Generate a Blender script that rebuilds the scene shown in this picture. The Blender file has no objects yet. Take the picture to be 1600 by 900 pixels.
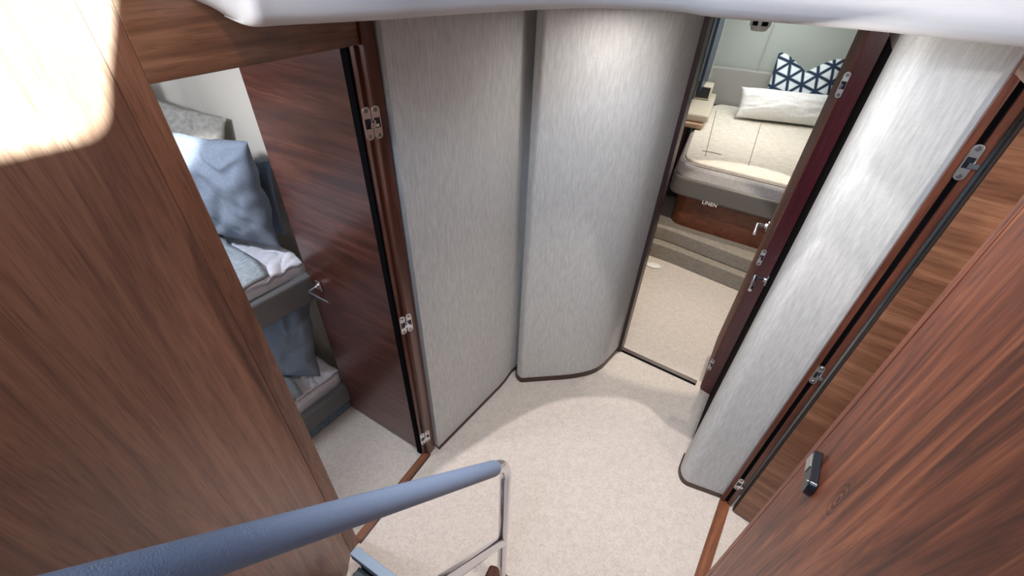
import bpy, bmesh, math, random
from mathutils import Vector, Matrix, noise
random.seed(7)
C = bpy.context.scene.collection
SC = bpy.context.scene
PI = math.pi

# ------------------------------------------------------------ camera, world, lights, exposure
cam_d = bpy.data.cameras.new('camera'); cam = bpy.data.objects.new('camera', cam_d); C.objects.link(cam)
cam_d.sensor_width = 36.0; cam_d.lens = 36.0 * 675 / 1600; cam_d.clip_start = 0.02
d = Vector((767 - 800, -(1300 - 450), -675)).normalized()
up = -d; fw = Vector((0, 0, -1)); Yc = (fw - up * fw.dot(up)).normalized(); Xc = Yc.cross(up)
cam.matrix_world = Matrix.Translation((0, 0, 2.05)) @ Matrix((Xc, Yc, up)).to_4x4()
SC.camera = cam
SC.view_settings.view_transform = 'Standard'; SC.view_settings.look = 'None'
SC.view_settings.gamma = 1; SC.view_settings.exposure = 0.06
try: SC.view_settings.use_curve_mapping = False
except Exception: pass
w = bpy.data.worlds.new('world'); SC.world = w; w.use_nodes = True
w.node_tree.nodes['Background'].inputs[0].default_value = (.80, .88, 1, 1)
w.node_tree.nodes['Background'].inputs[1].default_value = 0.17

def area(name, loc, target, size, power, col, size_y=None, spread=180):
    l = bpy.data.lights.new(name, 'AREA'); l.energy = power; l.color = col; l.size = size
    if size_y: l.shape = 'RECTANGLE'; l.size_y = size_y
    l.spread = math.radians(spread)
    o = bpy.data.objects.new(name, l); C.objects.link(o); o.location = loc
    o.rotation_euler = (Vector(target) - Vector(loc)).to_track_quat('-Z', 'Y').to_euler()
    return o
def spot(name, loc, target, power, col, angle, blend=.3, r=.02):
    l = bpy.data.lights.new(name, 'SPOT'); l.energy = power; l.color = col
    l.spot_size = math.radians(angle); l.spot_blend = blend; l.shadow_soft_size = r
    o = bpy.data.objects.new(name, l); C.objects.link(o); o.location = loc
    o.rotation_euler = (Vector(target) - Vector(loc)).to_track_quat('-Z', 'Y').to_euler()
    return o
# saloon windows (cool daylight) and saloon ceiling downlights over the stair well, plus added fills
area('saloon_window_light', (-1.3, -1.5, 3.1), (.1, .8, 1.4), 1.1, 28, (.45, .68, 1))
area('blue_fill_light', (-.42, -.30, 2.9), (-.25, .9, 1.9), .35, 8, (.34, .62, 1))  # added fill, no window here: tints the ceiling lip and grip blue
area('windscreen_light', (-.6, -1.2, 3.3), (.9, 1.1, .9), .9, 16, (1, .97, .94))
spot('saloon_spot', (.06, 1.00, 3.5), (.30, 1.0, 0), 200, (1, .91, .88), 56, .5, .012)
spot('saloon_spot', (.42, .42, 3.5), (.62, .9, 0), 135, (1, .95, .90), 48, .5, .04)
spot('saloon_spot', (-.10, .25, 2.75), (-.66, .50, 1.90), 24, (1, .86, .76), 72, 1.0, .06)  # added warm spot close to the near panel, brightens its upper part
# spot standing for low sun, cut by an unseen added mask plate (sun_mask) on to the walnut
SUN = Vector((.75, .10, 2.75))
spot('sun_patch_spot', SUN, (-.63, .55, 1.93), 3600, (.50, .84, 1), 36, .1, .004)
# hallway, bunk cabin and bow cabin downlights, with two added fills
area('hall_downlight', (.35, 1.50, 1.90), (.35, 1.45, 0), .12, 1.8, (1, .95, .92))
area('hall_downlight', (.55, .95, 1.88), (.95, 1.15, .9), .12, 3.0, (1, .98, .95))
area('bunk_downlight', (-1.25, .95, 1.88), (-1.1, 1.4, .6), .10, 8.0, (.88, .92, 1))
area('starboard_fill', (1.12, .42, 1.88), (1.25, .8, .9), .12, 3.0, (1, .93, .86))  # added fill that brightens the starboard door leaf
area('lower_bunk_fill', (-1.45, .75, .74), (-1.15, 1.45, .45), .08, 1.2, (.70, .84, 1))  # added blue fill that lifts the lower pillow
spot('reading_light', (-1.15, 1.10, 1.86), (-1.22, 1.55, 1.42), 45, (1, 1, .98), 20, .8, .02)
spot('bow_downlight', (1.35, 2.25, 1.84), (1.15, 2.6, 0), 58, (1, .90, .76), 60, .15, .008)
spot('bow_downlight', (1.75, 2.75, 1.84), (1.35, 2.55, 0), 40, (1, .90, .76), 62, .15, .008)
area('bow_downlight', (1.95, 3.6, 1.83), (2.0, 3.7, 0), .5, 9, (1, .93, .84))
area('bow_hatch_light', (2.1, 4.2, 1.84), (2.3, 4.3, 0), .6, 7, (.93, 1, .98))

# ------------------------------------------------------------ materials
def mat(name): 
    m = bpy.data.materials.new(name); m.use_nodes = True
    return m, m.node_tree.nodes, m.node_tree.links, m.node_tree.nodes['Principled BSDF']
def simple(name, col, rough=.5, metal=0, bump=0, bscale=200, coat=0, spec=.5):
    m, N, L, p = mat(name)
    p.inputs['Base Color'].default_value = (*col, 1); p.inputs['Roughness'].default_value = rough
    p.inputs['Metallic'].default_value = metal; p.inputs['Coat Weight'].default_value = coat
    p.inputs['Specular IOR Level'].default_value = spec
    if bump:
        tc = N.new('ShaderNodeTexCoord'); n = N.new('ShaderNodeTexNoise'); n.inputs['Scale'].default_value = bscale
        n.inputs['Detail'].default_value = 3
        b = N.new('ShaderNodeBump'); b.inputs['Strength'].default_value = bump; b.inputs['Distance'].default_value = .002
        L.new(tc.outputs['Object'], n.inputs['Vector']); L.new(n.outputs['Fac'], b.inputs['Height']); L.new(b.outputs['Normal'], p.inputs['Normal'])
    return m
def wood(name, dark, mid, light, grain='Z', scale=1.0, rough=.32, coat=.25, contrast=1.0, figure=0.0, knot=None):
    m, N, L, p = mat(name)
    tc = N.new('ShaderNodeTexCoord'); mp = N.new('ShaderNodeMapping')
    s = [15 * scale] * 3; s['XYZ'.index(grain)] = 1.1 * scale
    mp.inputs['Scale'].default_value = s
    L.new(tc.outputs['Object'], mp.inputs['Vector'])
    # slow warp that gives cathedral figure
    wn = N.new('ShaderNodeTexNoise'); wn.inputs['Scale'].default_value = 1.1; wn.inputs['Detail'].default_value = 2
    L.new(mp.outputs[0], wn.inputs['Vector'])
    mx = N.new('ShaderNodeVectorMath'); mx.operation = 'MULTIPLY_ADD'
    mx.inputs[1].default_value = (1.4 + figure,) * 3
    L.new(wn.outputs['Color'], mx.inputs[0]); L.new(mp.outputs[0], mx.inputs[2])
    n1 = N.new('ShaderNodeTexNoise'); n1.inputs['Scale'].default_value = 2.2; n1.inputs['Detail'].default_value = 7; n1.inputs['Roughness'].default_value = .62
    L.new(mx.outputs[0], n1.inputs['Vector'])
    cr = N.new('ShaderNodeValToRGB'); e = cr.color_ramp.elements
    e[0].position = .5 - .20 / contrast; e[0].color = (*dark, 1); e[1].position = .5 + .20 / contrast; e[1].color = (*light, 1)
    k = e.new(.5); k.color = (*mid, 1)
    if knot:
        kv = N.new('ShaderNodeVectorMath'); kv.operation = 'SUBTRACT'; kv.inputs[1].default_value = knot
        ks = N.new('ShaderNodeVectorMath'); ks.operation = 'MULTIPLY'; ks.inputs[1].default_value = (1, 0, .55)
        ln = N.new('ShaderNodeVectorMath'); ln.operation = 'LENGTH'
        L.new(tc.outputs['Object'], kv.inputs[0]); L.new(kv.outputs[0], ks.inputs[0]); L.new(ks.outputs[0], ln.inputs[0])
        si = N.new('ShaderNodeMath'); si.operation = 'MULTIPLY'; si.inputs[1].default_value = 620
        sn = N.new('ShaderNodeMath'); sn.operation = 'SINE'; L.new(ln.outputs['Value'], si.inputs[0]); L.new(si.outputs[0], sn.inputs[0])
        fo_ = N.new('ShaderNodeMapRange'); fo_.inputs['From Min'].default_value = .004; fo_.inputs['From Max'].default_value = .036
        fo_.inputs['To Min'].default_value = -.16; fo_.inputs['To Max'].default_value = 0; L.new(ln.outputs['Value'], fo_.inputs['Value'])
        pr2 = N.new('ShaderNodeMath'); pr2.operation = 'MULTIPLY_ADD'; L.new(sn.outputs[0], pr2.inputs[0]); L.new(fo_.outputs[0], pr2.inputs[1])
        ad2 = N.new('ShaderNodeMath'); ad2.operation = 'MULTIPLY_ADD'; ad2.inputs[1].default_value = .7
        L.new(fo_.outputs[0], ad2.inputs[0]); L.new(n1.outputs['Fac'], ad2.inputs[2]); L.new(ad2.outputs[0], pr2.inputs[2])
        L.new(pr2.outputs[0], cr.inputs['Fac'])
    else: L.new(n1.outputs['Fac'], cr.inputs['Fac'])
    # pores: short dark dashes along the grain
    mp2 = N.new('ShaderNodeMapping'); s2 = [330 * scale ** .5] * 3; s2['XYZ'.index(grain)] = 14
    mp2.inputs['Scale'].default_value = s2; L.new(tc.outputs['Object'], mp2.inputs['Vector'])
    n2 = N.new('ShaderNodeTexNoise'); n2.inputs['Scale'].default_value = 1; n2.inputs['Detail'].default_value = 2
    L.new(mp2.outputs[0], n2.inputs['Vector'])
    r2 = N.new('ShaderNodeMapRange'); r2.inputs['From Min'].default_value = .30; r2.inputs['From Max'].default_value = .48
    r2.inputs['To Min'].default_value = .62; r2.inputs['To Max'].default_value = 1
    L.new(n2.outputs['Fac'], r2.inputs['Value'])
    mu = N.new('ShaderNodeVectorMath'); mu.operation = 'SCALE'
    L.new(cr.outputs['Color'], mu.inputs[0]); L.new(r2.outputs[0], mu.inputs['Scale'])
    L.new(mu.outputs[0], p.inputs['Base Color'])
    b = N.new('ShaderNodeBump'); b.inputs['Strength'].default_value = .12; b.inputs['Distance'].default_value = .001
    L.new(n2.outputs['Fac'], b.inputs['Height']); L.new(b.outputs['Normal'], p.inputs['Normal'])
    p.inputs['Roughness'].default_value = rough; p.inputs['Coat Weight'].default_value = coat; p.inputs['Coat Roughness'].default_value = .25
    return m
def linen(name, base, vary=.12, vs=(170, 170, 9), bump=.25, streak=.5):
    m, N, L, p = mat(name)
    tc = N.new('ShaderNodeTexCoord')
    def nz(sc, det):
        mp = N.new('ShaderNodeMapping'); mp.inputs['Scale'].default_value = sc; L.new(tc.outputs['Object'], mp.inputs['Vector'])
        n = N.new('ShaderNodeTexNoise'); n.inputs['Scale'].default_value = 1; n.inputs['Detail'].default_value = det
        L.new(mp.outputs[0], n.inputs['Vector']); return n.outputs['Fac']
    a = nz(vs, 3); b_ = nz((60, 60, 420), 1)
    big = nz((110, 110, 22), 3)
    ad = N.new('ShaderNodeMath'); ad.operation = 'ADD'; L.new(a, ad.inputs[0])
    m2 = N.new('ShaderNodeMath'); m2.operation = 'MULTIPLY_ADD'; m2.inputs[1].default_value = .35; L.new(b_, m2.inputs[0]); L.new(ad.outputs[0], m2.inputs[2])
    L.new(big, ad.inputs[1])
    mr = N.new('ShaderNodeMapRange'); mr.inputs['From Min'].default_value = .85; mr.inputs['From Max'].default_value = 1.50
    mr.inputs['To Min'].default_value = 1 - vary; mr.inputs['To Max'].default_value = 1 + vary
    L.new(m2.outputs[0], mr.inputs['Value'])
    mu = N.new('ShaderNodeVectorMath'); mu.operation = 'SCALE'; mu.inputs[0].default_value = base
    L.new(mr.outputs[0], mu.inputs['Scale']); L.new(mu.outputs[0], p.inputs['Base Color'])
    bm_ = N.new('ShaderNodeBump'); bm_.inputs['Strength'].default_value = bump; bm_.inputs['Distance'].default_value = .0015
    L.new(m2.outputs[0], bm_.inputs['Height']); L.new(bm_.outputs['Normal'], p.inputs['Normal'])
    p.inputs['Roughness'].default_value = .85; p.inputs['Specular IOR Level'].default_value = .25
    return m
def cloth(name, c1, c2, scale=90, stretch=(1, 1, 1), bump=.3):
    m, N, L, p = mat(name)
    tc = N.new('ShaderNodeTexCoord'); mp = N.new('ShaderNodeMapping'); mp.inputs['Scale'].default_value = [scale * s for s in stretch]
    L.new(tc.outputs['Object'], mp.inputs['Vector'])
    n = N.new('ShaderNodeTexNoise'); n.inputs['Scale'].default_value = 1; n.inputs['Detail'].default_value = 5; L.new(mp.outputs[0], n.inputs['Vector'])
    cr = N.new('ShaderNodeValToRGB'); cr.color_ramp.elements[0].position = .35; cr.color_ramp.elements[1].position = .65
    cr.color_ramp.elements[0].color = (*c1, 1); cr.color_ramp.elements[1].color = (*c2, 1)
    L.new(n.outputs['Fac'], cr.inputs['Fac']); L.new(cr.outputs['Color'], p.inputs['Base Color'])
    b = N.new('ShaderNodeBump'); b.inputs['Strength'].default_value = bump; b.inputs['Distance'].default_value = .002
    L.new(n.outputs['Fac'], b.inputs['Height']); L.new(b.outputs['Normal'], p.inputs['Normal'])
    p.inputs['Roughness'].default_value = .9; p.inputs['Specular IOR Level'].default_value = .2
    return m
def carpet(name, c1, c2):
    m, N, L, p = mat(name)
    tc = N.new('ShaderNodeTexCoord')
    def n_(s, dtl):
        n = N.new('ShaderNodeTexNoise'); n.inputs['Scale'].default_value = s; n.inputs['Detail'].default_value = dtl
        n.inputs['Distortion'].default_value = .8
        L.new(tc.outputs['Object'], n.inputs['Vector']); return n.outputs['Fac']
    a = n_(120, 4); b2 = n_(34, 3)
    ad = N.new('ShaderNodeMath'); ad.operation = 'MULTIPLY_ADD'; ad.inputs[1].default_value = .6; L.new(b2, ad.inputs[0]); L.new(a, ad.inputs[2])
    cr = N.new('ShaderNodeValToRGB'); cr.color_ramp.elements[0].position = .58; cr.color_ramp.elements[1].position = .95
    cr.color_ramp.elements[0].color = (*c1, 1); cr.color_ramp.elements[1].color = (*c2, 1)
    L.new(ad.outputs[0], cr.inputs['Fac']); L.new(cr.outputs['Color'], p.inputs['Base Color'])
    b = N.new('ShaderNodeBump'); b.inputs['Strength'].default_value = .5; b.inputs['Distance'].default_value = .003
    L.new(a, b.inputs['Height']); L.new(b.outputs['Normal'], p.inputs['Normal'])
    p.inputs['Roughness'].default_value = .95; p.inputs['Specular IOR Level'].default_value = .15
    return m

M = {}
M['walnut_v'] = wood('walnut_vertical', (.105, .038, .021), (.205, .084, .048), (.295, .135, .080), 'Z', .85, .36, .2, contrast=.95, figure=.6)
M['walnut_h'] = wood('walnut_horizontal', (.11, .045, .024), (.19, .082, .043), (.30, .145, .082), 'X', 1.0, contrast=1.1)
M['walnut_near'] = wood('walnut_large_figure', (.070, .019, .010), (.19, .052, .024), (.34, .115, .052), 'Z', .62, .48, .05, contrast=1.35, figure=2.2, knot=(.262, 0, 1.272))
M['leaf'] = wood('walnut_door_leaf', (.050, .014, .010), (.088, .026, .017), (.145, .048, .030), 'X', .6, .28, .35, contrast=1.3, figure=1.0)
M['leaf_warm'] = wood('walnut_door_leaf_warm', (.115, .043, .021), (.20, .082, .042), (.30, .14, .075), 'X', .9, .35, .2)
M['frame'] = wood('mahogany_frame', (.065, .018, .010), (.105, .030, .016), (.15, .046, .024), 'Z', 1.0, .3, .3)
M['frame_red'] = wood('red_mahogany_frame', (.055, .006, .012), (.085, .010, .018), (.12, .018, .026), 'Z', 1.0, .3, .3)
M['leaf_warm2'] = wood('walnut_edge', (.11, .035, .022), (.16, .055, .033), (.22, .085, .05), 'Z', 1.0, .7, 0)
M['frame_dark'] = wood('dark_frame', (.022, .010, .011), (.036, .016, .017), (.052, .024, .024), 'Z', 1.0, .4, .2)
M['sill'] = wood('door_sill_wood', (.12, .04, .016), (.20, .07, .03), (.28, .11, .045), 'X', 1.0, .4, .1)
M['base'] = wood('baseboard_wood', (.03, .012, .008), (.045, .018, .012), (.065, .028, .018), 'X', 1.0, .4, .1)
M['bed_wood'] = wood('bed_base_wood', (.075, .020, .008), (.13, .035, .014), (.19, .06, .024), 'X', .7, .4, .2)
M['linen'] = linen('linen_wall_covering', (.53, .525, .515), .14, vs=(260, 260, 16))
M['leather'] = simple('grey_leather', (.115, .105, .098), .45, bump=.25, bscale=260)
M['leather_light'] = simple('light_grey_leather', (.33, .32, .30), .5, bump=.25, bscale=260)
M['leather_dark'] = simple('slate_leather', (.14, .142, .15), .42, bump=.3, bscale=300)
M['rail_leather'] = simple('rail_leather', (.19, .26, .40), .45, bump=.55, bscale=520)
M['white_liner'] = simple('ceiling_liner', (.66, .65, .66), .55, bump=.08, bscale=80)
M['carpet'] = carpet('cream_carpet', (.50, .44, .40), (.62, .56, .51))
M['carpet_blue'] = carpet('blue_grey_carpet', (.12, .17, .23), (.20, .27, .34))
M['steel'] = simple('polished_steel', (.66, .66, .70), .07, 1)
M['satin'] = simple('satin_steel', (.62, .62, .63), .32, 1)
M['screw'] = simple('screw_dark', (.22, .22, .23), .4, 1)
M['black'] = simple('gasket_shade_black', (.004, .004, .005), .9, spec=.05)  # gasket black, also painted in for shade on door_3 and the leaf gap
M['blackgloss'] = simple('black_plastic', (.008, .009, .014), .25)
M['cream'] = simple('cream_wall', (.66, .60, .52), .6, bump=.08, bscale=60)
M['sage'] = simple('sage_wall', (.40, .43, .40), .6, bump=.1, bscale=140)
M['hull_dark'] = simple('dark_valance', (.035, .02, .022), .5, bump=.1, bscale=60)
M['pillow_blue'] = cloth('pillow_blue_linen', (.165, .195, .25), (.245, .285, .35), 130, (1, 6, 1))
M['pillow_taupe'] = cloth('pillow_taupe', (.25, .23, .20), (.34, .315, .28), 50)
M['duvet_blue'] = cloth('duvet_blue_linen', (.30, .36, .42), (.52, .57, .60), 55, (1, 5, 1))
M['sheet'] = cloth('white_sheet', (.72, .73, .82), (.82, .82, .88), 30, bump=.1)
M['mattress'] = cloth('mattress_cover', (.44, .42, .43), (.52, .50, .50), 60, bump=.1)
M['bedcover'] = cloth('bed_cover', (.66, .61, .53), (.76, .71, .63), 25, bump=.12)
M['cushion_white'] = cloth('white_cushion', (.70, .70, .70), (.78, .78, .77), 40, bump=.1)
M['stitch'] = simple('stitch_thread', (.30, .24, .19), .8)
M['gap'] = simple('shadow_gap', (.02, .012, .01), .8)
M['beige'] = simple('beige_lacquer', (.58, .52, .42), .5, bump=.05)
M['peach'] = wood('pale_wood', (.42, .26, .16), (.55, .36, .24), (.62, .44, .30), 'X', 1, .4, .1)
M['glass_dark'] = simple('dark_window_glass', (.006, .02, .045), .3)
M['chrome_strip'] = simple('pale_metal_strip', (.70, .74, .76), .25, .7)
M['plastic_white'] = simple('white_plastic', (.82, .82, .80), .4)
M['panel_grey'] = simple('grey_liner', (.33, .30, .31), .6, bump=.1)
M['platform'] = carpet('taupe_carpet', (.22, .195, .165), (.32, .285, .245))
M['tread'] = simple('tread_blue', (.30, .40, .54), .6, bump=.5, bscale=200)
M['tread_in'] = simple('tread_inlay', (.05, .075, .09), .6, bump=.5, bscale=200)
# cushion with navy triangles
def tri_mat():
    m, N, L, p = mat('navy_triangle_cotton')
    tc = N.new('ShaderNodeTexCoord'); sp = N.new('ShaderNodeSeparateXYZ'); L.new(tc.outputs['Object'], sp.inputs[0])
    last = None
    for k, a in enumerate((12, 72, 132)):
        mm = N.new('ShaderNodeMath'); mm.operation = 'MULTIPLY'; mm.inputs[1].default_value = math.cos(math.radians(a)) / .115
        m2 = N.new('ShaderNodeMath'); m2.operation = 'MULTIPLY_ADD'; m2.inputs[1].default_value = math.sin(math.radians(a)) / .115
        L.new(sp.outputs['X'], mm.inputs[0]); L.new(sp.outputs['Y'], m2.inputs[0]); L.new(mm.outputs[0], m2.inputs[2])
        pp = N.new('ShaderNodeMath'); pp.operation = 'PINGPONG'; pp.inputs[1].default_value = .5; L.new(m2.outputs[0], pp.inputs[0])
        if last is None: last = pp
        else:
            mn = N.new('ShaderNodeMath'); mn.operation = 'MINIMUM'; L.new(last.outputs[0], mn.inputs[0]); L.new(pp.outputs[0], mn.inputs[1]); last = mn
    cr = N.new('ShaderNodeValToRGB'); e = cr.color_ramp.elements
    e[0].position = .075; e[0].color = (.010, .025, .06, 1); e[1].position = .15; e[1].color = (.68, .74, .78, 1)
    L.new(last.outputs[0], cr.inputs['Fac']); L.new(cr.outputs['Color'], p.inputs['Base Color'])
    p.inputs['Roughness'].default_value = .9
    return m
M['tri'] = tri_mat()

# ------------------------------------------------------------ helpers
def link(name, bm, m, parent=None, mw=None, smooth=False, bevel=0, subsurf=0, angle=40):
    me = bpy.data.meshes.new(name)
    bmesh.ops.recalc_face_normals(bm, faces=bm.faces)
    if smooth:
        for f in bm.faces: f.smooth = True
        lim = math.radians(angle)
        for e in bm.edges:
            if len(e.link_faces) == 2 and e.calc_face_angle(0) > lim: e.smooth = False
    bm.to_mesh(me); bm.free()
    for mm in (m if isinstance(m, (list, tuple)) else [m]): me.materials.append(mm)
    o = bpy.data.objects.new(name, me); C.objects.link(o)
    if mw is not None: o.matrix_world = mw
    if parent is not None:
        o.parent = parent; o.matrix_parent_inverse = parent.matrix_world.inverted()
    if bevel:
        b = o.modifiers.new('bevel', 'BEVEL'); b.width = bevel; b.segments = 3; b.limit_method = 'ANGLE'
    if subsurf:
        s = o.modifiers.new('sub', 'SUBSURF'); s.levels = s.render_levels = subsurf
    return o
def empty(name, loc, mw=None):
    o = bpy.data.objects.new(name, None); C.objects.link(o)
    o.matrix_world = mw if mw is not None else Matrix.Translation(loc)
    o.empty_display_size = .05
    return o
def tag(o, label=None, cat=None, group=None, kind=None):
    if label: o['label'] = label
    if cat: o['category'] = cat
    if group: o['group'] = group
    if kind: o['kind'] = kind
    return o
def st(o): o['kind'] = 'structure'; return o
def frame(ox, oy, dx, dy, oz=0):
    l = math.hypot(dx, dy); dx /= l; dy /= l
    return Matrix(((dx, -dy, 0, ox), (dy, dx, 0, oy), (0, 0, 1, oz), (0, 0, 0, 1)))
def box(bm, x0, x1, y0, y1, z0, z1, mi=0):
    r = bmesh.ops.create_cube(bm, size=1)
    for v in r['verts']:
        v.co = Vector((x0 + (v.co.x + .5) * (x1 - x0), y0 + (v.co.y + .5) * (y1 - y0), z0 + (v.co.z + .5) * (z1 - z0)))
    for v in r['verts']:
        for f in v.link_faces: f.material_index = mi
    return r['verts']
def bx(name, m, mw, x0, x1, y0, y1, z0, z1, parent=None, bevel=.002):
    bm = bmesh.new(); box(bm, x0, x1, y0, y1, z0, z1)
    return link(name, bm, m, parent, mw, bevel=bevel)
def tube_bm(bm, pts, r, seg=20, cap=True, radii=None):
    pts = [Vector(p) for p in pts]; rings = []
    n = len(pts); prev = None
    for i, p in enumerate(pts):
        t = (pts[min(i + 1, n - 1)] - pts[max(i - 1, 0)]).normalized()
        if prev is None:
            a = Vector((0, 0, 1)) if abs(t.z) < .9 else Vector((1, 0, 0)); u = t.cross(a).normalized()
        else: u = (prev - t * prev.dot(t)).normalized()
        prev = u; v = t.cross(u); rr = radii[i] if radii else r
        rings.append([bm.verts.new(p + (u * math.cos(2 * PI * k / seg) + v * math.sin(2 * PI * k / seg)) * rr) for k in range(seg)])
    for a, b in zip(rings, rings[1:]):
        for k in range(seg): bm.faces.new((a[k], a[(k + 1) % seg], b[(k + 1) % seg], b[k]))
    if cap: bm.faces.new(rings[0][::-1]); bm.faces.new(rings[-1])
def tube(name, m, pts, r, parent=None, seg=20, radii=None, mw=None):
    bm = bmesh.new(); tube_bm(bm, pts, r, seg, radii=radii); return link(name, bm, m, parent, mw, smooth=True)
def fillet(pts, rad, n=8):
    pts = [Vector(p) for p in pts]; out = [pts[0]]
    for i in range(1, len(pts) - 1):
        r = rad[i] if isinstance(rad, (list, tuple)) else rad
        p = pts[i]; a = (pts[i - 1] - p); b = (pts[i + 1] - p)
        r = min(r, a.length * .49, b.length * .49)
        if r <= 1e-5: out.append(p); continue
        a = p + a.normalized() * r; b = p + b.normalized() * r
        for k in range(n + 1):
            t = k / n; out.append(a * (1 - t) ** 2 + p * 2 * t * (1 - t) + b * t * t)
    out.append(pts[-1]); return out
def offs(pts, t):
    out = []
    for i, p in enumerate(pts):
        d = (pts[min(i + 1, len(pts) - 1)] - pts[max(i - 1, 0)]); d = Vector((d.x, d.y)).normalized()
        out.append(Vector((p.x - d.y * t, p.y + d.x * t)))
    return out
def ribbon(name, m, pts, z0, z1, t, parent=None, smooth=True, angle=40):
    """upright wall following a plan line; thickness t to its left"""
    pts = [Vector((p[0], p[1])) for p in pts]; q = offs(pts, t); bm = bmesh.new()
    ring = pts + q[::-1]
    lo = [bm.verts.new((p.x, p.y, z0)) for p in ring]; hi = [bm.verts.new((p.x, p.y, z1)) for p in ring]
    n = len(ring)
    for i in range(n): bm.faces.new((lo[i], lo[(i + 1) % n], hi[(i + 1) % n], hi[i]))
    k = len(pts)
    for i in range(k - 1):
        bm.faces.new((hi[i], hi[i + 1], hi[n - 2 - i], hi[n - 1 - i])); bm.faces.new((lo[i], lo[n - 1 - i], lo[n - 2 - i], lo[i + 1]))
    return link(name, bm, m, parent, smooth=smooth, angle=angle)
def prism(name, m, poly, z0, z1, parent=None, bevel=0, smooth=False, subs=3, angle=40):
    bm = bmesh.new(); lo = [bm.verts.new((p[0], p[1], z0)) for p in poly]; hi = [bm.verts.new((p[0], p[1], z1)) for p in poly]
    n = len(poly)
    for i in range(n): bm.faces.new((lo[i], lo[(i + 1) % n], hi[(i + 1) % n], hi[i]))
    bm.faces.new(hi); bm.faces.new(lo[::-1])
    o = link(name, bm, m, parent, smooth=smooth, angle=angle)
    if bevel:
        b = o.modifiers.new('bevel', 'BEVEL'); b.width = bevel; b.segments = subs; b.limit_method = 'ANGLE'; b.angle_limit = math.radians(50)
        if smooth:
            b.harden_normals = False
    return o
def pillow(name, m, w, h, t, mw, pinch=.07, seed=0, wr=.010, notch=0, parent=None, n=44, sag=0):
    bm = bmesh.new(); F = {}
    for side in (1, -1):
        for i in range(n + 1):
            for j in range(n + 1):
                u = -1 + 2 * i / n; v = -1 + 2 * j / n
                edge = i in (0, n) or j in (0, n)
                if side == -1 and edge: F[(side, i, j)] = F[(1, i, j)]; continue
                x = u * w / 2 * (1 - pinch * (1 - v * v)); y = v * h / 2 * (1 - pinch * (1 - u * u))
                if notch and v > 0: y -= notch * v * max(0, 1 - abs(u) * 1.25) ** 1.3
                pr = ((1 - abs(u) ** 2.6) * (1 - abs(v) ** 2.6))
                z = side * t / 2 * max(pr, 0) ** .55
                q = Vector((u * 2.2 + seed, v * 2.2 - seed, side * 3))
                wv = noise.noise(q) * 1.0 + .55 * noise.noise(q * 2.3 + Vector((v * 1.5, 0, 0)))
                fold = math.sin(noise.noise(q * .8) * 9 + v * 5) * .4
                z += side * (wv + fold) * wr * min(1, pr * 2.2)
                x += noise.noise(q * 1.3 + Vector((9, 0, 0))) * wr * .6; y += noise.noise(q * 1.3 + Vector((0, 9, 0))) * wr * .6
                y -= sag * (1 - u * u) * (v > 0) * v
                F[(side, i, j)] = bm.verts.new((x, y, z))
    for side in (1, -1):
        for i in range(n):
            for j in range(n):
                a = [F[(side, i, j)], F[(side, i + 1, j)], F[(side, i + 1, j + 1)], F[(side, i, j + 1)]]
                try: bm.faces.new(a if side == 1 else a[::-1])
                except ValueError: pass
    return link(name, bm, m, parent, mw, smooth=True, angle=120)
def basis(c, xdir, ydir):
    x = Vector(xdir).normalized(); y = Vector(ydir); y = (y - x * y.dot(x)).normalized(); z = x.cross(y)
    m = Matrix((x, y, z)).transposed().to_4x4(); m.translation = Vector(c); return m

AX = (.476, .879)                       # fore-and-aft axis of the boat in plan

# ------------------------------------------------------------ hallway floor and ceiling
fl = prism('floor', M['carpet'], [(-2.4, -.8), (1.9, -.8), (4.0, 2.0), (4.0, 5.6), (-2.4, 5.6)], -.06, 0); st(fl)
lip = [(-.60, .80, 1.985), (-.565, .842, 1.967), (-.523, .862, 1.948), (-.475, .835, 1.936), (-.437, .795, 1.932), (-.412, .786, 1.931), (-.383, .812, 1.931), (-.253, .913, 1.931), (-.15, 1.014, 1.931), (.024, 1.164, 1.931),
       (.161, 1.245, 1.931), (.289, 1.262, 1.931), (.381, 1.244, 1.931), (.457, 1.16, 1.930), (.698, 1.053, 1.930), (.905, .898, 1.930), (1.25, .64, 1.930)]
def catmull(P, n=6):
    P = [Vector(p) for p in P]; out = []
    for i in range(len(P) - 1):
        a = P[max(i - 1, 0)]; b = P[i]; c = P[i + 1]; dd = P[min(i + 2, len(P) - 1)]
        for k in range(n):
            t = k / n
            out.append(.5 * ((2 * b) + (c - a) * t + (2 * a - 5 * b + 4 * c - dd) * t * t + (3 * b - a - 3 * c + dd) * t ** 3))
    out.append(P[-1]); return out
lipc = catmull(lip)
bm = bmesh.new(); rows = []
prof = [(3.2, .0, 1), (.60, 0, 1), (.06, .0, 1), (.025, .002, 1), (.008, .009, 1), (0, .022, 1), (-.004, .05, 1), (-.004, .20, 1), (.02, .225, 1), (.06, .23, 1), (3.2, .23, 1)]
cen = Vector((.1, .2, 0))
for p in lipc:
    o2 = Vector((p.x - cen.x, p.y - cen.y, 0)).normalized()
    rows.append([bm.verts.new((p.x + o2.x * r, p.y + o2.y * r, (p.z if r < .3 else 1.931) + z)) for r, z, _ in prof])
for a, b in zip(rows, rows[1:]):
    for k in range(len(prof) - 1): bm.faces.new((a[k], a[k + 1], b[k + 1], b[k]))
st(link('ceiling', bm, M['white_liner'], smooth=True, angle=80))

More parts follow.
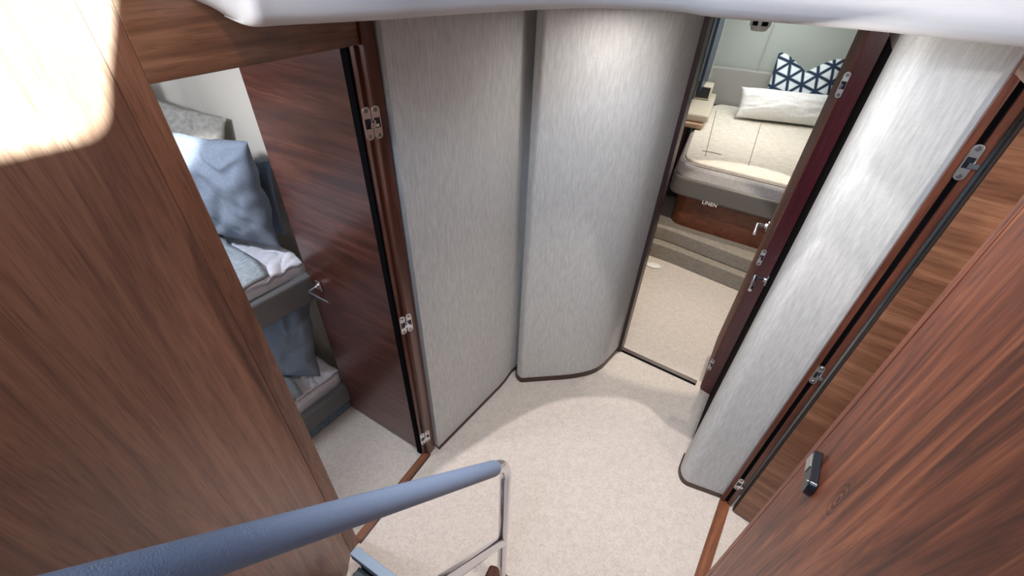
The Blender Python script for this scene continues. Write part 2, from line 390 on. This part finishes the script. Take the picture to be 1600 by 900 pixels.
# unseen plate added above the stair well; its hole shapes the sun patch
Pw = [Vector(p) for p in ((-.668, .93, 2.12), (-.636, .660, 1.800), (-.613, .470, 1.836), (-.58, .22, 1.89), (-.58, .22, 2.12))]
axw = (Vector((-.63, .55, 1.95)) - SUN).normalized(); cw = SUN + axw * .42
xw = axw.cross(Vector((0, 0, 1))).normalized(); yw = xw.cross(axw)
def onw(p):
    r = (Vector(p) - SUN).normalized(); t = .42 / r.dot(axw); q = SUN + r * t - cw; return (q.dot(xw), q.dot(yw), 0)
hole = [onw(p) for p in Pw]; hole = fillet([(Vector(hole[0]) + Vector(hole[-1])) / 2] + hole + [(Vector(hole[0]) + Vector(hole[-1])) / 2], [0, .01, .012, .03, .02, .02, 0], 8)[:-1]
Mw = Matrix((xw, yw, xw.cross(yw))).transposed().to_4x4(); Mw.translation = cw
bm = bmesh.new(); n = len(hole); hx = sum(v.x for v in hole) / n; hy = sum(v.y for v in hole) / n
rings = []
for z in (-.008, .008):
    inn = [bm.verts.new((v.x, v.y, z)) for v in hole]; out = []
    for v in hole:
        dx, dy = v.x - hx, v.y - hy; k = .24 / max(abs(dx), abs(dy)); out.append(bm.verts.new((hx + dx * k, hy + dy * k, z)))
    rings.append((inn, out))
for i in range(n):
    k = (i + 1) % n
    (a0, b0), (a1, b1) = rings
    bm.faces.new((a0[i], a0[k], b0[k], b0[i])); bm.faces.new((a1[i], b1[i], b1[k], a1[k]))
    bm.faces.new((a0[i], a1[i], a1[k], a0[k])); bm.faces.new((b0[i], b0[k], b1[k], b1[i]))
st(link('sun_mask', bm, M['white_liner'], None, Mw))

# ------------------------------------------------------------ port side: near panel, door wall, bunk cabin door
A_ = (-.642, .726); B_ = (-.620, .766)
mwW = frame(A_[0], A_[1], -.5 - A_[0], -.5 - A_[1])
st(bx('wall_left', M['walnut_v'], mwW, 0, 1.25, -.035, 0, 0, 2.16, bevel=.0015))
FL = frame(B_[0], B_[1], *AX)           # local x = along the door wall, y = into the cabin
st(bx('trim_1', M['walnut_v'], FL, -.0455, 0, 0, .05, 0, 2.16))
OPEN = .475
st(bx('wall_port', M['walnut_h'], FL, 0, OPEN + .002, 0.0, .035, 1.848, 2.16, bevel=.0015))
# door frame post with rebate
bm = bmesh.new(); box(bm, OPEN + .004, OPEN + .052, -.004, .045, 0, 2.12); box(bm, OPEN + .002, OPEN + .009, -.010, -.003, 0, 2.12)
st(link('trim_2', bm, M['frame'], None, FL, bevel=.0015))
bm = bmesh.new(); box(bm, OPEN - .012, OPEN + .02, .036, .060, 0, 1.86)
st(link('trim_3', bm, M['black'], None, FL))  # black strip painted in for the shade of the open leaf gap
sl = bx('trim_4', M['sill'], FL, 0, OPEN + .01, -.004, .032, 0, .006, bevel=.001); st(sl)
st(bx('trim_5', M['base'], FL, 0, OPEN, -.010, -.004, 0, .004, bevel=0))

def hinge_bm(bm, two=True):
    """concealed door hinge in its own frame: plates in xz, bridge between them"""
    def plate(cx, w):
        n = 10; hh = .032; r = w / 2; P = []
        for k in range(n + 1): a = PI * k / n; P.append((cx + r * math.cos(a), hh + r * math.sin(a)))
        for k in range(n + 1): a = PI + PI * k / n; P.append((cx + r * math.cos(a), -hh + r * math.sin(a)))
        lo = [bm.verts.new((x, 0, z)) for x, z in P]; hi = [bm.verts.new((x, -.003, z)) for x, z in P]
        for i in range(len(P)): bm.faces.new((lo[i], lo[(i + 1) % len(P)], hi[(i + 1) % len(P)], hi[i]))
        bm.faces.new(hi); bm.faces.new(lo[::-1])
    plate(0, .022)
    if two: plate(-.026, .022)
def hinge(parent, mw, two=True, arm=1):
    bm = bmesh.new(); hinge_bm(bm, two); h = link('hinge', bm, M['satin'], parent, mw, bevel=.0006)
    bm = bmesh.new()
    for cx in ((0, -.026) if two else (0,)):
        for z in (-.033, .033):
            r = bmesh.ops.create_cone(bm, cap_ends=True, segments=16, radius1=.0058, radius2=.0045, depth=.002)
            bmesh.ops.transform(bm, matrix=Matrix.Translation((cx, -.004, z)) @ Matrix.Rotation(PI / 2, 4, 'X'), verts=r['verts'])
    link('screw', bm, M['screw'], h, mw)
    bm = bmesh.new()
    for cx in ((0, -.026) if two else (0,)): box(bm, cx - .008, cx + .008, -.0038, -.002, -.013, .013)
    link('hinge_pocket', bm, M['blackgloss'], h, mw)
    bm = bmesh.new()
    if two:
        box(bm, -.024, .001, -.012, -.003, -.008, .000); box(bm, -.014, -.008, -.013, -.003, -.008, .010)
    else:
        box(bm, .000, .020 * arm, -.011, -.003, -.010, .002)
    link('hinge_arm', bm, M['steel'], h, mw, bevel=.001)
    return h
def lever(parent, mw, s=1):
    """door lever: x along the leaf towards the hinge, -y out of the leaf"""
    bm = bmesh.new(); box(bm, -.015, .015, -.008, 0, -.026, .026); h = link('handle', bm, M['satin'], parent, mw, bevel=.003)
    pts = fillet([(0, -.006, 0), (0, -.055, 0), (s * .125, -.055, 0)], .010)
    tube('lever', M['steel'], pts, .0078, h, 16, mw=mw)
    bm = bmesh.new(); r = bmesh.ops.create_cone(bm, cap_ends=True, segments=24, radius1=.013, radius2=.012, depth=.012)
    bmesh.ops.transform(bm, matrix=Matrix.Translation((0, -.012, 0)) @ Matrix.Rotation(PI / 2, 4, 'X'), verts=r['verts'])
    link('rosette', bm, M['satin'], h, mw, smooth=True)
    return h

# bunk cabin door, open, its leaf against the end wall of the cabin
HX, HY = -.402, 1.185
FD1 = frame(HX, HY, -.867 - HX, 1.453 - HY)        # x towards the free edge; +y is towards the bunks side
d1 = empty('door_1', (0, 0, 0), FD1); st(d1)
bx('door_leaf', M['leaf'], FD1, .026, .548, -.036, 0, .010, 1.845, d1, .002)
bx('edge_lipping', M['frame'], FD1, .008, .027, -.036, .004, .010, 1.845, d1, .002)
mirror = Matrix.Rotation(PI, 4, 'Z')
lever(d1, FD1 @ Matrix.Translation((.478, .001, .895)) @ mirror, 1)
hm = frame(OPEN, 0, 1, 0)
# hinges straddle the gap between leaf and post; they face the hallway
hd = Vector((.62, .78)).normalized()
for z in (1.668, .938, .197):
    hinge(d1, frame(-.378, 1.172, .75, .66, z))

# linen wall port side (slightly hollow at its inner end), baseboard
W1 = fillet([(-.346, 1.222, 0), (-.030, 1.664, 0), (.020, 1.765, 0), (.06, 1.80, 0)], [0, .07, .03, 0], 8)
st(ribbon('wall_port_linen', M['linen'], W1, .014, 2.0, .03))
st(ribbon('baseboard_port', M['base'], offs([Vector((p.x, p.y)) for p in W1], -.006), 0, .018, .03))
# linen panel ahead
W2 = fillet([(.052, 1.80, 0), (.048, 1.712, 0), (.075, 1.682, 0), (.40, 1.728, 0), (.55, 1.782, 0), (.705, 1.972, 0)], [0, .012, .012, .10, .12, 0], 8)
st(ribbon('wall_ahead_linen', M['linen'], W2, .032, 2.0, .03))
st(ribbon('baseboard_ahead', M['base'], offs([Vector((p.x, p.y)) for p in W2], -.006), 0, .034, .03))

# ------------------------------------------------------------ bow cabin doorway
S = Vector((1.135 - .715, 1.715 - 1.985)).normalized()
FS = frame(.703, 1.985, S.x, S.y)       # x across the doorway, y into the bow cabin
SW = math.hypot(1.135 - .703, 1.715 - 1.985)
st(bx('trim_6', M['frame_dark'], FS, -.006, .029, -.018, .05, 0, 2.0))
st(bx('trim_7', M['base'], FS, .018, SW, 0, .030, 0, .012, bevel=.001))
st(bx('trim_8', M['black'], FS, .018, SW, -.006, 0, 0, .006, bevel=0))
st(bx('wall_bow_header', M['frame_red'], FS, .0, SW + .06, 0, .04, 1.87, 2.0))
J0 = Vector((1.150, 1.681)); J1 = Vector((1.192, 1.640))
FJ = frame(J0.x, J0.y, J1.x - J0.x, J1.y - J0.y)
st(bx('trim_9', M['frame_red'], FJ, 0.002, .066, .0, .05, 0, 2.0))
# the bow cabin door stands open inwards, seen edge on
FD2 = frame(1.150, 1.688, .255, .433)
d2 = empty('door_2', (0, 0, 0), FD2); st(d2)
bx('door_leaf', M['leaf_warm2'], FD2, .0, .50, -.036, 0, .010, 1.86, d2, .002)
lever(d2, FD2 @ Matrix.Translation((.44, .001, .90)) @ mirror, 1)
for z in (1.695, .952, .214): hinge(d2, frame(1.150, 1.683, .80, -.55, z), two=False, arm=-.3)

# dark closed door between the bow cabin and the rounded linen corner, seen very obliquely
K0 = Vector((1.192, 1.640)); K1 = Vector((.930, 1.230))
FK = frame(K0.x, K0.y, K1.x - K0.x, K1.y - K0.y)      # +y points away from the hallway
d3 = empty('door_3', (0, 0, 0), FK); st(d3)
bx('door_leaf', M['frame_red'], FK, .0, .490, .006, .04, .010, 1.86, d3, .001)
bx('door_shade_sheet', M['black'], FK, .0, .490, .002, .006, .0, 1.93, d3, 0)  # black sheet over the whole leaf, painted in for its recess shade
lever(d3, FK @ Matrix.Translation((.075, .002, .900)), 1)
st(bx('wall_head_header', M['frame_red'], FK, 0, .49, .0, .04, 1.86, 2.0))

# linen column with rounded corner, starboard
W3 = fillet([(.926, 1.236, 0), (.872, 1.150, 0), (.876, 1.090, 0), (1.042, 1.028, 0)], [0, .07, .07, 0], 12)
st(ribbon('wall_starboard_linen', M['linen'], W3[::1], .02, 2.0, .03))
st(ribbon('baseboard_starboard', M['base'], offs([Vector((p.x, p.y)) for p in W3], -.006), 0, .026, .03))

# ------------------------------------------------------------ starboard cabin door and near wall
E_ = (1.045, 1.030); F_ = (.760, .611)
FE = frame(E_[0], E_[1], F_[0] - E_[0], F_[1] - E_[1])     # x aft along the wall, +y is outboard? (checked below)
bm = bmesh.new(); box(bm, .0, .022, -.002, .016, 0, 2.0); st(link('trim_10', bm, M['frame'], None, FE, bevel=.002))
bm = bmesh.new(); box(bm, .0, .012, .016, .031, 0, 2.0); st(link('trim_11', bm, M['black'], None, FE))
bm = bmesh.new(); box(bm, .0, .022, .031, .050, 0, 2.0); st(link('trim_18', bm, M['frame'], None, FE, bevel=.002))
FD3 = frame(1.056, .972, 1.45 - 1.058, .67 - .985)         # leaf of the starboard door, opened outboard
d4 = empty('door_4', (0, 0, 0), FD3); st(d4)
bx('door_leaf', M['leaf_warm'], FD3, .022, .54, -.0, .036, .010, 1.86, d4, .0015)
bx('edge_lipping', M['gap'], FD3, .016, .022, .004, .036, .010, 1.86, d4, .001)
for z in (1.685, .933, .187): hinge(d4, frame(1.053, .997, .83, -.56, z), two=False, arm=1)
st(bx('trim_12', M['sill'], FE, -.004, .51, -.002, .046, 0, .006, bevel=.001))
FR = frame(F_[0], F_[1], F_[0] - E_[0], F_[1] - E_[1])
wr = bx('wall_right', M['walnut_near'], FR, .030, 1.25, .0, .035, 0, 2.16, bevel=.001); st(wr)
st(bx('trim_13', M['walnut_near'], FR, .0, .028, -.001, .04, 0, 2.16, bevel=.002))
st(bx('wall_starboard_header', M['walnut_h'], FE, .0, .51, .0, .035, 1.87, 2.1))
# starboard cabin shell
st(ribbon('wall_starboard_cabin', M['cream'], [(1.09, 1.075), (1.95, .45), (1.5, -.2), (.9, .25)], 0, 2.0, .02))

# black catch / switch plate on the near wall
g = empty('wall_switch', (0, 0, 0), FR @ Matrix.Translation((.12, 0, 1.15)))
tag(g, 'small black slim device with grey plate mounted on near right wood wall', 'switch')
ms = FR @ Matrix.Translation((.122, -.001, 1.150))
bm = bmesh.new(); P = []
for k in range(9): a = -PI / 2 + PI * k / 8; P.append((.045 + .010 * math.cos(a), .024 * math.sin(a)))
for k in range(9): a = PI / 2 + PI * k / 8; P.append((-.045 + .010 * math.cos(a), .024 * math.sin(a)))
lo = [bm.verts.new((x, 0, z)) for x, z in P]; hi = [bm.verts.new((x * .96, -.016, z * .9)) for x, z in P]
for i in range(len(P)): bm.faces.new((lo[i], lo[(i + 1) % len(P)], hi[(i + 1) % len(P)], hi[i]))
bm.faces.new(hi); bm.faces.new(lo[::-1])
link('housing', bm, M['blackgloss'], g, ms, bevel=.002)
bx('plate', M['satin'], ms, -.040, -.004, -.0185, -.015, -.014, .014, g, .001)
bm = bmesh.new(); bmesh.ops.create_uvsphere(bm, u_segments=12, v_segments=8, radius=.0035, matrix=Matrix.Translation((.038, -.0165, .012)))
link('button', bm, M['steel'], g, ms, smooth=True)

# ------------------------------------------------------------ handrail
kc = Vector((.002, .640, .910)); dr = (Vector((-.249, .205, 1.52)) - kc).normalized(); a = kc + dr * .092
hr = empty('handrail', (0, .63, 0)); tag(hr, 'steel stair handrail with blue grey leather wrapped grip and lower bar', 'handrail')
pr_ = fillet([a + dr * .60, kc, Vector((.002, .640, 0.0))], [0, .062, 0], 14)
tube('post', M['steel'], pr_, .0175, hr, 28)
tube('grip', M['rail_leather'], [a + dr * 1.02, a + dr * .8, a + dr * .5, a + dr * .2, a + dr * .012, a + dr * .004, a], .0205, hr, 40, radii=[.0205, .0205, .0205, .0205, .0205, .0195, .017])
lb = Vector((.002, .640, .405)); dl = Vector((-.209, -.39, .64)).normalized()
tube('lower_bar', M['steel'], [lb, lb + dl * .3, lb + dl * 1.1], .0175, hr, 24)
bm = bmesh.new(); r = bmesh.ops.create_cone(bm, cap_ends=True, segments=32, radius1=.036, radius2=.033, depth=.012)
bmesh.ops.translate(bm, verts=r['verts'], vec=(.003, .640, .006)); link('foot_flange', bm, M['steel'], hr, None, smooth=True, bevel=.002)

# stair treads at the foot of the stair
T0 = Vector((-.567, .682)); n_ = Vector((.879, -.476)); ua = Vector(AX)
tr = empty('stair_tread', (T0.x, T0.y, .1)); tag(tr, 'blue grey carpeted stair tread with rounded nosing at the hallway end of the stair', 'stair tread')
q0 = T0 + n_ * .0; q1 = T0 + n_ * .43
poly = fillet([q1 - ua * .035, q1, q0, q0 - ua * .035] , 0, 1)
nose = fillet([Vector((q1.x, q1.y, 0)) - Vector((ua.x, ua.y, 0)) * .036, Vector((q1.x, q1.y, 0)), Vector((q0.x, q0.y, 0)), Vector((q0.x, q0.y, 0)) - Vector((ua.x, ua.y, 0)) * .036], [0, .004, .022, 0], 6)
prism('nosing', M['tread'], [(v.x, v.y) for v in nose], .150, .20, tr, .007, True)
r0 = q0 - ua * .036 + n_ * .03; r1 = q1 - ua * .036; r2 = q1 - ua * .26; r3 = q0 - ua * .26 + n_ * .03
prism('tread_carpet', M['tread_in'], [tuple(r0), tuple(r1), tuple(r2), tuple(r3)], .06, .12, tr, .004)
prism('tread_support', M['gap'], [tuple(q0 + n_ * .04 - ua * .01), tuple(q1 - ua * .01), tuple(q1 - ua * .035), tuple(q0 + n_ * .04 - ua * .035)], 0, .15, tr, 0)
# stair cheek beyond the handrail: rounded walnut cap
bm = bmesh.new()
prism('stair_cheek', M['frame'], [(v.x, v.y) for v in fillet([(-.038, .565, 0), (-.006, .560, 0), (.0, .50, 0), (-.10, .32, 0), (-.14, .35, 0), (-.038, .565, 0)], .02, 5)[:-1]], 0, .40, None, .006, True)
bm.free()
ck = bpy.data.objects['stair_cheek']; tag(ck, 'dark red brown wooden end of the stair beside the handrail post', 'stair side')

# ------------------------------------------------------------ bunk cabin
EW0 = Vector((-.365, 1.245)); EW1 = Vector((-1.36, 1.905))
st(ribbon('wall_bunk_end', M['cream'], [tuple(EW0.lerp(EW1, k / 4)) for k in range(5)], 0, 1.95, -.02))
st(ribbon('wall_hull', M['cream'], fillet([(-1.34, 1.895, 0), (-1.50, 1.98, 0), (-1.62, 1.90, 0), (-2.35, .55, 0)], [0, .05, .1, 0]), 0, 1.95, -.02))
st(ribbon('wall_bunk_aft', M['cream'], [(-2.35, .55), (-.70, .60)], 0, 1.95, -.02))
bN = Vector((-.83, .558)).normalized(); bA = Vector((.565, .825)).normalized()
# front line of the bunks passes through (-1,1.235) and (-.847,1.462)
BF = frame(-.842, 1.470, -bA.x, -bA.y)     # x aft along the bunk front, -y outboard? use explicit vectors
def bunk(label, z0, z1, zm, plinth, sheet_col):
    b = empty('bunk_bed', (-.85, 1.46, 0), BF @ Matrix.Translation((0, 0, z0)))
    tag(b, label, 'bunk bed', None)
    bm = bmesh.new(); box(bm, 0, 1.55, -.0, -.045, z0, z1); link('side_rail', bm, M['leather_dark'], b, BF, bevel=.012)
    bm = bmesh.new(); box(bm, .0, 1.55, -.045, -.56, z0 + .02, z1 - .03); link('bunk_board', bm, M['bed_wood'], b, BF)
    bm = bmesh.new(); box(bm, .005, 1.55, -.050, -.56, z1 - .05, zm); link('mattress', bm, M['sheet'], b, BF, bevel=.035)
    if plinth:
        bm = bmesh.new(); box(bm, .0, 1.55, -.02, -.5, 0, z0 - .002); link('plinth', bm, M['carpet_blue'], b, BF)
    return b
bunk('lower bunk with slate leather rail close to the floor', .075, .195, .262, True, 0)
bunk('upper bunk with slate leather rail beside the open door', .797, .928, .985, False, 0)
def drape(name, m, x0, x1, y0, y1, z, amp, seed, label, cat, over=.0, drop=.0, thick=.014, group=None, fx=2.2, fy=2.5):
    """cloth lying on a bunk: x aft, y (negative) outboard; front edge may fall over the rail"""
    bm = bmesh.new(); nx, ny = 60, 50; G = []
    for i in range(nx + 1):
        row = []
        for j in range(ny + 1):
            u = i / nx; v = j / ny
            x = x0 + (x1 - x0) * u; y = y1 + (y0 - y1) * v
            q = Vector((x * fx * 4 + seed, y * fy * 4, seed * .7))
            h = noise.noise(q) * .6 + .4 * math.sin(noise.noise(q * .7) * 8 + x * 26)
            zz = z + abs(h) * amp
            e = min(u, 1 - u) * 12; zz = z + (zz - z) * min(1, e + .15)
            fr = max(0, v - .78) / .22
            if drop: zz -= drop * fr * fr
            x += noise.noise(Vector((y * 9, seed, 0))) * .02
            row.append(bm.verts.new((x, y + noise.noise(Vector((x * 8, seed, 3))) * .012 * (1 if v > .9 else 0), zz)))
        G.append(row)
    for i in range(nx):
        for j in range(ny): bm.faces.new((G[i][j], G[i + 1][j], G[i + 1][j + 1], G[i][j + 1]))
    o = link(name, bm, m, None, BF, smooth=True, angle=150)
    s = o.modifiers.new('solid', 'SOLIDIFY'); s.thickness = thick; s.offset = 1
    tag(o, label, cat, group); return o
drape('sheet', M['sheet'], .03, .26, -.040, -.50, .992, .026, 3, 'white folded top sheet on the upper bunk by the door', 'sheet', drop=.03)
drape('duvet', M['duvet_blue'], .17, 1.45, -.038, -.52, 1.024, .036, 11, 'pale blue grey duvet on the upper bunk under the big pillow', 'duvet', drop=.045, thick=.02)
drape('sheet', M['sheet'], .03, .26, -.048, -.50, .266, .016, 5, 'white folded sheet corner on the lower bunk', 'sheet')
drape('duvet', M['duvet_blue'], .21, 1.45, -.050, -.52, .292, .026, 23, 'pale blue grey duvet on the lower bunk', 'duvet', thick=.02)

pillow_n = lambda bl, br, tl: (Vector(br) - Vector(bl), Vector(tl) - Vector(bl), (Vector(br) + Vector(tl)) / 2)
def put_pillow(name, m, bl, br, tl, t, label, seed, wr=.011, pinch=.06, notch=0, cat='pillow', group=None, sag=0):
    x, y, c = pillow_n(bl, br, tl)
    o = pillow(name, m, x.length, y.length, t, basis(c, x, y), pinch, seed, wr, notch, sag=sag)
    tag(o, label, cat, group); return o
put_pillow('pillow', M['pillow_blue'], (-1.40, 1.57, 1.06), (-1.01, 1.48, 1.06), (-1.28, 1.56, 1.475), .15,
           'blue grey linen pillow leaning upright at the front of the upper bunk', 1.3, .017)
put_pillow('pillow', M['pillow_blue'], (-1.27, 1.68, 1.04), (-.985, 1.575, 1.04), (-1.25, 1.71, 1.36), .05,
           'darker slate pillow standing behind the front pillow against the cream wall', 4.3, .006)
put_pillow('pillow', M['pillow_taupe'], (-1.67, 1.715, 1.17), (-1.28, 1.635, 1.10), (-1.54, 1.825, 1.54), .10,
           'taupe pillow farther back on the upper bunk under the dark valance', 7.1, .010)
put_pillow('pillow', M['pillow_blue'], (-1.33, 1.36, .33), (-.965, 1.41, .315), (-1.30, 1.50, .74), .14,
           'blue grey linen pillow leaning on the lower bunk below the grey rail', 9.4, .017)
st(bx('trim_14', M['hull_dark'], frame(-1.60, 1.86, -.476, -.879), 0, 1.2, .0, .12, 1.47, 1.60))

# ------------------------------------------------------------ bow cabin
st(ribbon('wall_bow_port', M['panel_grey'], [(.700, 2.035), (.745, 2.14), (1.10, 3.20), (1.56, 4.26), (1.80, 4.76), (1.94, 5.0)], 0, 1.95, .03))
st(ribbon('wall_bow_ahead', M['sage'], fillet([(1.93, 5.02, 0), (2.25, 4.85, 0), (3.3, 4.33, 0), (3.6, 3.6, 0), (2.6, 2.0, 0), (1.9, 1.4, 0), (1.22, 1.64, 0)], [0, .12, .3, .2, .2, .1, 0]), 0, 1.95, .03))
# curved platform in front of the bed
pf = [(1.10, 3.17), (1.175, 3.10), (1.33, 3.00), (1.54, 2.83), (1.751, 2.661), (2.25, 2.25), (2.7, 2.6), (2.3, 3.3), (1.2, 3.9)]
def sm(l, r): return [(v.x, v.y) for v in fillet([(x, y, 0) for x, y in l], r, 4)]
pl = prism('floor_platform', M['platform'], pf, 0, .13, None, .006); st(pl)
pf2 = [(1.10, 3.22), (1.24, 3.16), (1.37, 3.06), (1.58, 2.89), (1.79, 2.72), (2.29, 2.31), (2.7, 2.6), (2.3, 3.3), (1.2, 3.9)]
st(prism('floor_platform_upper', M['platform'], pf2, .13, .25, None, .012))
# bed
bd = empty('bed', (1.9, 3.6, .25)); tag(bd, 'cream covered double bed with grey leather rail in the bow cabin', 'bed')
w1 = Vector((1.286, 3.27)); w2 = Vector((1.889, 2.886)); du = (w2 - w1).normalized(); nn = Vector((du.y, -du.x))  # towards the viewer
if nn.y > 0: nn = -nn
def bedpoly(f, side=0.0, ext=.62, r=.12):
    p0 = w1 + nn * f - du * side; p1 = w2 + nn * f + du * ext
    L_ = [(p0.x, p0.y, 0), (p1.x, p1.y, 0), (3.02 + side, 4.30, 0), (2.12, 4.80, 0), (2.0 - side * .6, 4.74, 0), (1.66 - side, 4.18, 0)]
    mid = (Vector(L_[0]) + Vector(L_[1])) / 2
    ring = fillet([mid] + [Vector(L_[1]), Vector(L_[2]), Vector(L_[3]), Vector(L_[4]), Vector(L_[5]), Vector(L_[0])] + [mid], [0, .1, .1, .05, .1, .2, r, 0], 8)
    return [(v.x, v.y) for v in ring[:-1]]
prism('base', M['bed_wood'], bedpoly(.0, -.03), .25, .55, bd, 0, True)
prism('side_rail', M['leather'], bedpoly(.10, .03), .545, .695, bd, .018, True, 4)
prism('mattress', M['mattress'], bedpoly(.085, .015, r=.14), .66, .795, bd, .035, True, 5)
cov = prism('cover', M['bedcover'], bedpoly(.055, -.012, r=.15), .782, .812, bd, .014, True, 4)
# piping round the cover and stitch lines along it
ring = [Vector((x, y, .792)) for x, y in bedpoly(.068, .0, r=.15)]; ring.append(ring[0])
tube('piping', M['stitch'], ring, .0035, bd, 8)
mx_ = Vector((.46, .888)).normalized()
for k, (x, y) in enumerate(((1.46, 3.30), (1.73, 3.14), (2.02, 2.98), (2.30, 2.85))):
    p0 = Vector((x, y, .8140)); p1 = p0 + Vector((mx_.x, mx_.y, 0)) * 1.35 + Vector((.11, -.03, 0)) * (k - 1)
    tube('stitch_line', M['stitch'], [p0, p0.lerp(p1, .5), p1], .0028, bd, 6)
tube('stitch_line', M['stitch'], [(1.47, 3.41, .8135), (1.54, 3.38, .8145), (1.60, 3.34, .8135)], .0028, bd, 6)
bx('drawer_gap', M['gap'], frame(w1.x, w1.y, du.x, du.y), .66, .664, -.002, .004, .27, .53, bd, 0)
# sewn tag under the rail
tg = empty('side_tag', (1.5, 3.05, .54))
tp = w1.lerp(w2, .42) + nn * .102
ft = bpy.data.curves.new('lettering', 'FONT'); ft.body = 'LINEN'; ft.size = .040; ft.extrude = .001; ft.align_x = 'CENTER'
fo = bpy.data.objects.new('lettering', ft); C.objects.link(fo)
fo.matrix_world = Matrix(((du.x, 0, nn.x, tp.x), (du.y, 0, nn.y, tp.y), (0, 1, 0, .532), (0, 0, 0, 1)))
ft.materials.append(M['plastic_white'])
dg = bpy.context.evaluated_depsgraph_get(); me = bpy.data.meshes.new_from_object(fo.evaluated_get(dg)); mwt = fo.matrix_world.copy()
bpy.data.objects.remove(fo); bpy.data.objects.remove(tg)
fo = bpy.data.objects.new('lettering', me); C.objects.link(fo); fo.matrix_world = mwt; fo.parent = bd; fo.matrix_parent_inverse = bd.matrix_world.inverted()
tag(fo, 'small white raised lettering at the bottom of the grey rail')

# cushions on the bed
put_pillow('cushion', M['cushion_white'], (2.03, 4.28, .835), (2.80, 4.06, .835), (2.10, 4.42, 1.07), .24,
           'long plain off-white lumbar cushion on the bow cabin bed', 2.2, .008, .06, cat='cushion')
put_pillow('cushion', M['tri'], (2.36, 4.50, .86), (2.86, 4.28, .86), (2.42, 4.60, 1.34), .14,
           'white cushion with navy triangle pattern standing against the bow cabin wall', 5.2, .006, .03, notch=.13, cat='cushion')
# headboard
bm = bmesh.new(); HB = fillet([(1.90, 4.90, 0), (1.97, 4.905, 0), (2.18, 4.815, 0), (2.55, 4.625, 0), (3.1, 4.33, 0)], [0, .04, .1, .1, 0], 6)
hb = ribbon('headboard', M['leather_light'], HB, .78, 1.15, .05)
b = hb.modifiers.new('bevel', 'BEVEL'); b.width = .018; b.segments = 4; b.limit_method = 'ANGLE'; b.angle_limit = math.radians(60)
tag(hb, 'low grey leather headboard panel curving behind the bow cabin bed', 'headboard'); bm.free()
# wall seam above the headboard
st(tube('trim_15', M['panel_grey'], [(2.34, 4.745, 1.15), (2.355, 4.76, 1.5), (2.37, 4.78, 1.9)], .0022, None, 6))
# side counter with a small open cubby and the dark window
FC = frame(1.47, 3.86, .34, .78)
ct = empty('side_counter', (0, 0, 0), FC); tag(ct, 'beige side counter with pale wood ledge left of the bow cabin bed', 'counter')
bx('counter_top', M['beige'], FC, .15, 1.00, -.15, .065, .862, .93, ct, .02)
bx('ledge', M['peach'], FC, .10, .95, -.12, .065, .822, .86, ct, .006)
bx('body', M['bed_wood'], FC, .2, .95, .0, .06, .25, .82, ct, .004)
cb = empty('cubby_box', (0, 0, 0), FC @ Matrix.Translation((.75, 0, .93))); tag(cb, 'cream box with dark open front on the side counter', 'box')
bm = bmesh.new(); box(bm, .66, .84, -.10, .05, .932, 1.06); link('casing', bm, M['beige'], cb, FC, bevel=.012)
bx('dark_front', M['blackgloss'], FC, .655, .661, -.085, .035, .950, 1.045, cb, .001)
FCW = frame(1.57, 4.16, .24, .50)
wn = empty('window_1', (0, 0, 0), FCW); st(wn)
bx('pane', M['glass_dark'], FCW, .05, .62, -.035, -.01, 1.06, 1.85, wn, 0)
bx('window_frame', M['chrome_strip'], FCW, .62, .655, -.045, 0, 1.02, 1.88, wn, .003)
st(bx('trim_16', M['panel_grey'], frame(.742, 2.065, .36, .93), 0, .05, -.018, .01, 1.00, 1.93))
st(bx('trim_17', M['beige'], frame(1.05, 2.98, .36, .93), 0, .20, -.05, .01, 0, .60))
# ceiling detector
dt = empty('smoke_detector', (1.03, 2.20, 1.86)); tag(dt, 'round white detector with dark slots on the bow cabin ceiling', 'detector')
bm = bmesh.new(); r = bmesh.ops.create_cone(bm, cap_ends=True, segments=40, radius1=.030, radius2=.040, depth=.022)
bmesh.ops.translate(bm, verts=r['verts'], vec=(1.03, 2.20, 1.800)); link('cap', bm, M['plastic_white'], dt, None, smooth=True, bevel=.005)
bm = bmesh.new(); r = bmesh.ops.create_cone(bm, cap_ends=True, segments=40, radius1=.036, radius2=.036, depth=.026)
bmesh.ops.translate(bm, verts=r['verts'], vec=(1.03, 2.20, 1.822)); link('slotted_ring', bm, M['blackgloss'], dt, None, smooth=True)
for k in range(5):
    bm = bmesh.new(); vs = box(bm, -.007, .007, -.041, -.034, 1.809, 1.836); bmesh.ops.transform(bm, matrix=Matrix.Translation((1.03, 2.20, 0)) @ Matrix.Rotation(2 * PI * k / 5 - .5, 4, 'Z'), verts=vs)
    link('rib', bm, M['plastic_white'], dt)
bm = bmesh.new(); r = bmesh.ops.create_cone(bm, cap_ends=True, segments=40, radius1=.044, radius2=.05, depth=.10)
bmesh.ops.translate(bm, verts=r['verts'], vec=(1.03, 2.20, 1.884)); link('base', bm, M['plastic_white'], dt, None, smooth=True)
# white oval mat / light on the floor near the platform
bm = bmesh.new(); r = bmesh.ops.create_uvsphere(bm, u_segments=32, v_segments=12, radius=1)
bmesh.ops.transform(bm, matrix=frame(1.165, 2.95, .95, -.30, .008) @ Matrix.Diagonal((.062, .038, .010, 1)), verts=r['verts'])
ov = link('slipper', bm, M['plastic_white'], None, None, smooth=True); tag(ov, 'small white oval object lying on the bow cabin carpet', 'slipper')
